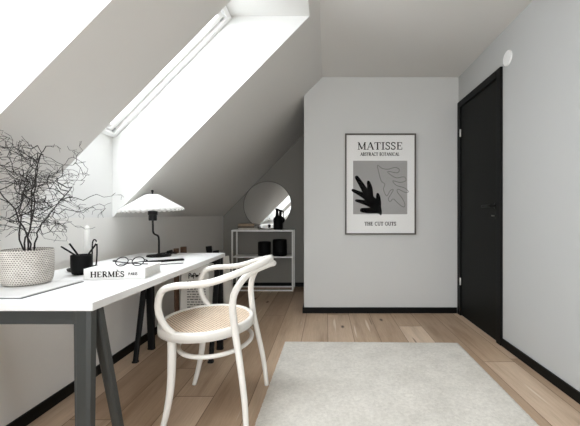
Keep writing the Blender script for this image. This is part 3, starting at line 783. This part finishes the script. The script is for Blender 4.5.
# ------------------------------------------------------------------ behind the desk end
bg = thing('paper_bag', 'white paper bag with black print standing on the floor behind the desk', 'bag', (-1.0, 2.50, 0))
bm = new()
def ringp(z, wx, wy, wob): return [bm.verts.new((x*wx+wob*rnd.uniform(-1, 1), y*wy+wob*rnd.uniform(-1, 1), z+wob*rnd.uniform(-1, 1)*.5)) for x, y in ((-1, -1), (-.5, -1.02), (0, -1), (.5, -1.02), (1, -1), (.86, 0), (1, 1), (0, 1), (-1, 1), (-.86, 0))]
rs = [ringp(z, .108+.004*math.sin(z*9), .062, .003 if 0 < z else 0) for z in (0, .12, .24, .36, .48, .585)]
for a, b_ in zip(rs, rs[1:]):
    for k in range(10): bm.faces.new((a[k], a[(k+1) % 10], b_[(k+1) % 10], b_[k]))
bm.faces.new(rs[0][::-1]); put('bag_body', bm, 'bag', bg)
# print on the bag: a loose script headline and rows of small broken lines
bm = new(); yb = -.0685
hl = text = None
def script(pts, w): strip(bm, [(p.x, p.y) for p in catmull([(a, b_, 0) for a, b_ in pts], 5)], w, lambda u, v: (u, yb, v))
hx, hz, hs = -.045, .500, .028
def let(dx, pts, w=.006): script([(hx+(dx+a)*hs, hz+b_*hs) for a, b_ in pts], w)
P_ = [(.1, -.5), (.15, .8), (.5, .95), (.6, .6), (.2, .35)]; A_ = [(.5, .45), (.2, .5), (.05, .2), (.3, 0), (.5, .4), (.55, 0)]; E_ = [(.05, .25), (.45, .3), (.35, .5), (.1, .4), (.1, .05), (.45, .05)]; R_ = [(.1, 0), (.12, .5), (.2, .4), (.45, .5)]; B_ = [(.1, 1.05), (.1, 0), (.45, .05), (.5, .4), (.12, .45)]
G_ = [(.5, .45), (.2, .5), (.05, .2), (.3, 0), (.5, .4), (.5, -.4), (.1, -.4)]
for dx, p_ in ((0, P_), (.65, A_), (1.25, P_), (1.9, E_), (2.4, R_), (2.95, B_)): let(dx, p_)
put('lettering', bm, 'ink', bg)
bm = new(); yb = -.069
for k in range(22):
    z = .465-k*.0195; x = -.055
    while x < .082:
        w_ = rnd.uniform(.010, .028); strip(bm, [(x, z), (min(x+w_, .085), z)], .007, lambda u, v: (u, yb, v)); x += w_+.007
put('printed_lines', bm, 'inkg', bg)
def roll(name, base, top, r_, m_, lab, cat, grp):
    a, e = Vector(base), Vector(top); v = e-a
    o = thing(name, lab, cat, base, 0, grp)
    bm = new(); tube(bm, [Vector((0, 0, .012)), v], r_, 20, cap=False); tube(bm, [v*.999, v], r_*.99, 20); put('wrapper', bm, m_, o, True)
    bm = new(); tube(bm, [Vector((0, 0, 0)), v*(.035)], r_*1.04, 20); put('end_cap', bm, m_, o)
roll('paper_roll', (-1.150, 2.47, 0), (-1.156, 2.47, .712), .019, 'brown', 'brown paper roll standing behind the desk, nearer the low wall', 'paper roll', 'brown rolls behind the desk')
roll('paper_roll', (-1.150, 2.60, 0), (-1.158, 2.60, .712), .024, 'brown', 'brown paper roll standing behind the desk, beside the white paper bag', 'paper roll', 'brown rolls behind the desk')
roll('poster_tube', (-.878, 2.62, 0), (-.953, 2.60, .716), .024, 'ceramic', 'black poster tube rising above the desk end behind the paper bag', 'tube', 'black tubes behind the desk')
roll('poster_tube', (-.800, 2.50, 0), (-.868, 2.52, .690), .024, 'ceramic', 'black poster tube leaning below the desk top by the chair arm', 'tube', 'black tubes behind the desk')
bm = new(); box(bm, -.012, .012, -.10, .10, 0, .62, .002)
o = put('canvas_board', bm, 'bag', None, loc=(-.800, 2.68, 0)); o.rotation_euler = (0, math.radians(-5), 0); tag(o, 'narrow white board standing edge-on between the black tubes', 'board')

# ------------------------------------------------------------------ light and camera
w = bpy.data.worlds.new('overcast_sky'); bpy.context.scene.world = w; w.use_nodes = True
n = w.node_tree.nodes; bgn = n['Background']; bgn.inputs['Color'].default_value = (.925, .965, 1, 1); bgn.inputs['Strength'].default_value = 17.0

sc = bpy.context.scene
cam = bpy.data.cameras.new('camera'); co = bpy.data.objects.new('camera', cam); C.objects.link(co)
co.location = (0, 0, .97); co.rotation_euler = (PI/2, 0, 0)
cam.sensor_width = 36; cam.lens = 36*F/580; cam.shift_x = -36/580; cam.shift_y = 2/580; cam.clip_start = .02
sc.camera = co
sc.view_settings.view_transform = 'Standard'; sc.view_settings.look = 'None'; sc.view_settings.exposure = 0
sc.cycles.use_denoising = True
sc.cycles.max_bounces = 14; sc.cycles.diffuse_bounces = 10; sc.cycles.transparent_max_bounces = 12
sc.cycles.sample_clamp_indirect = 8
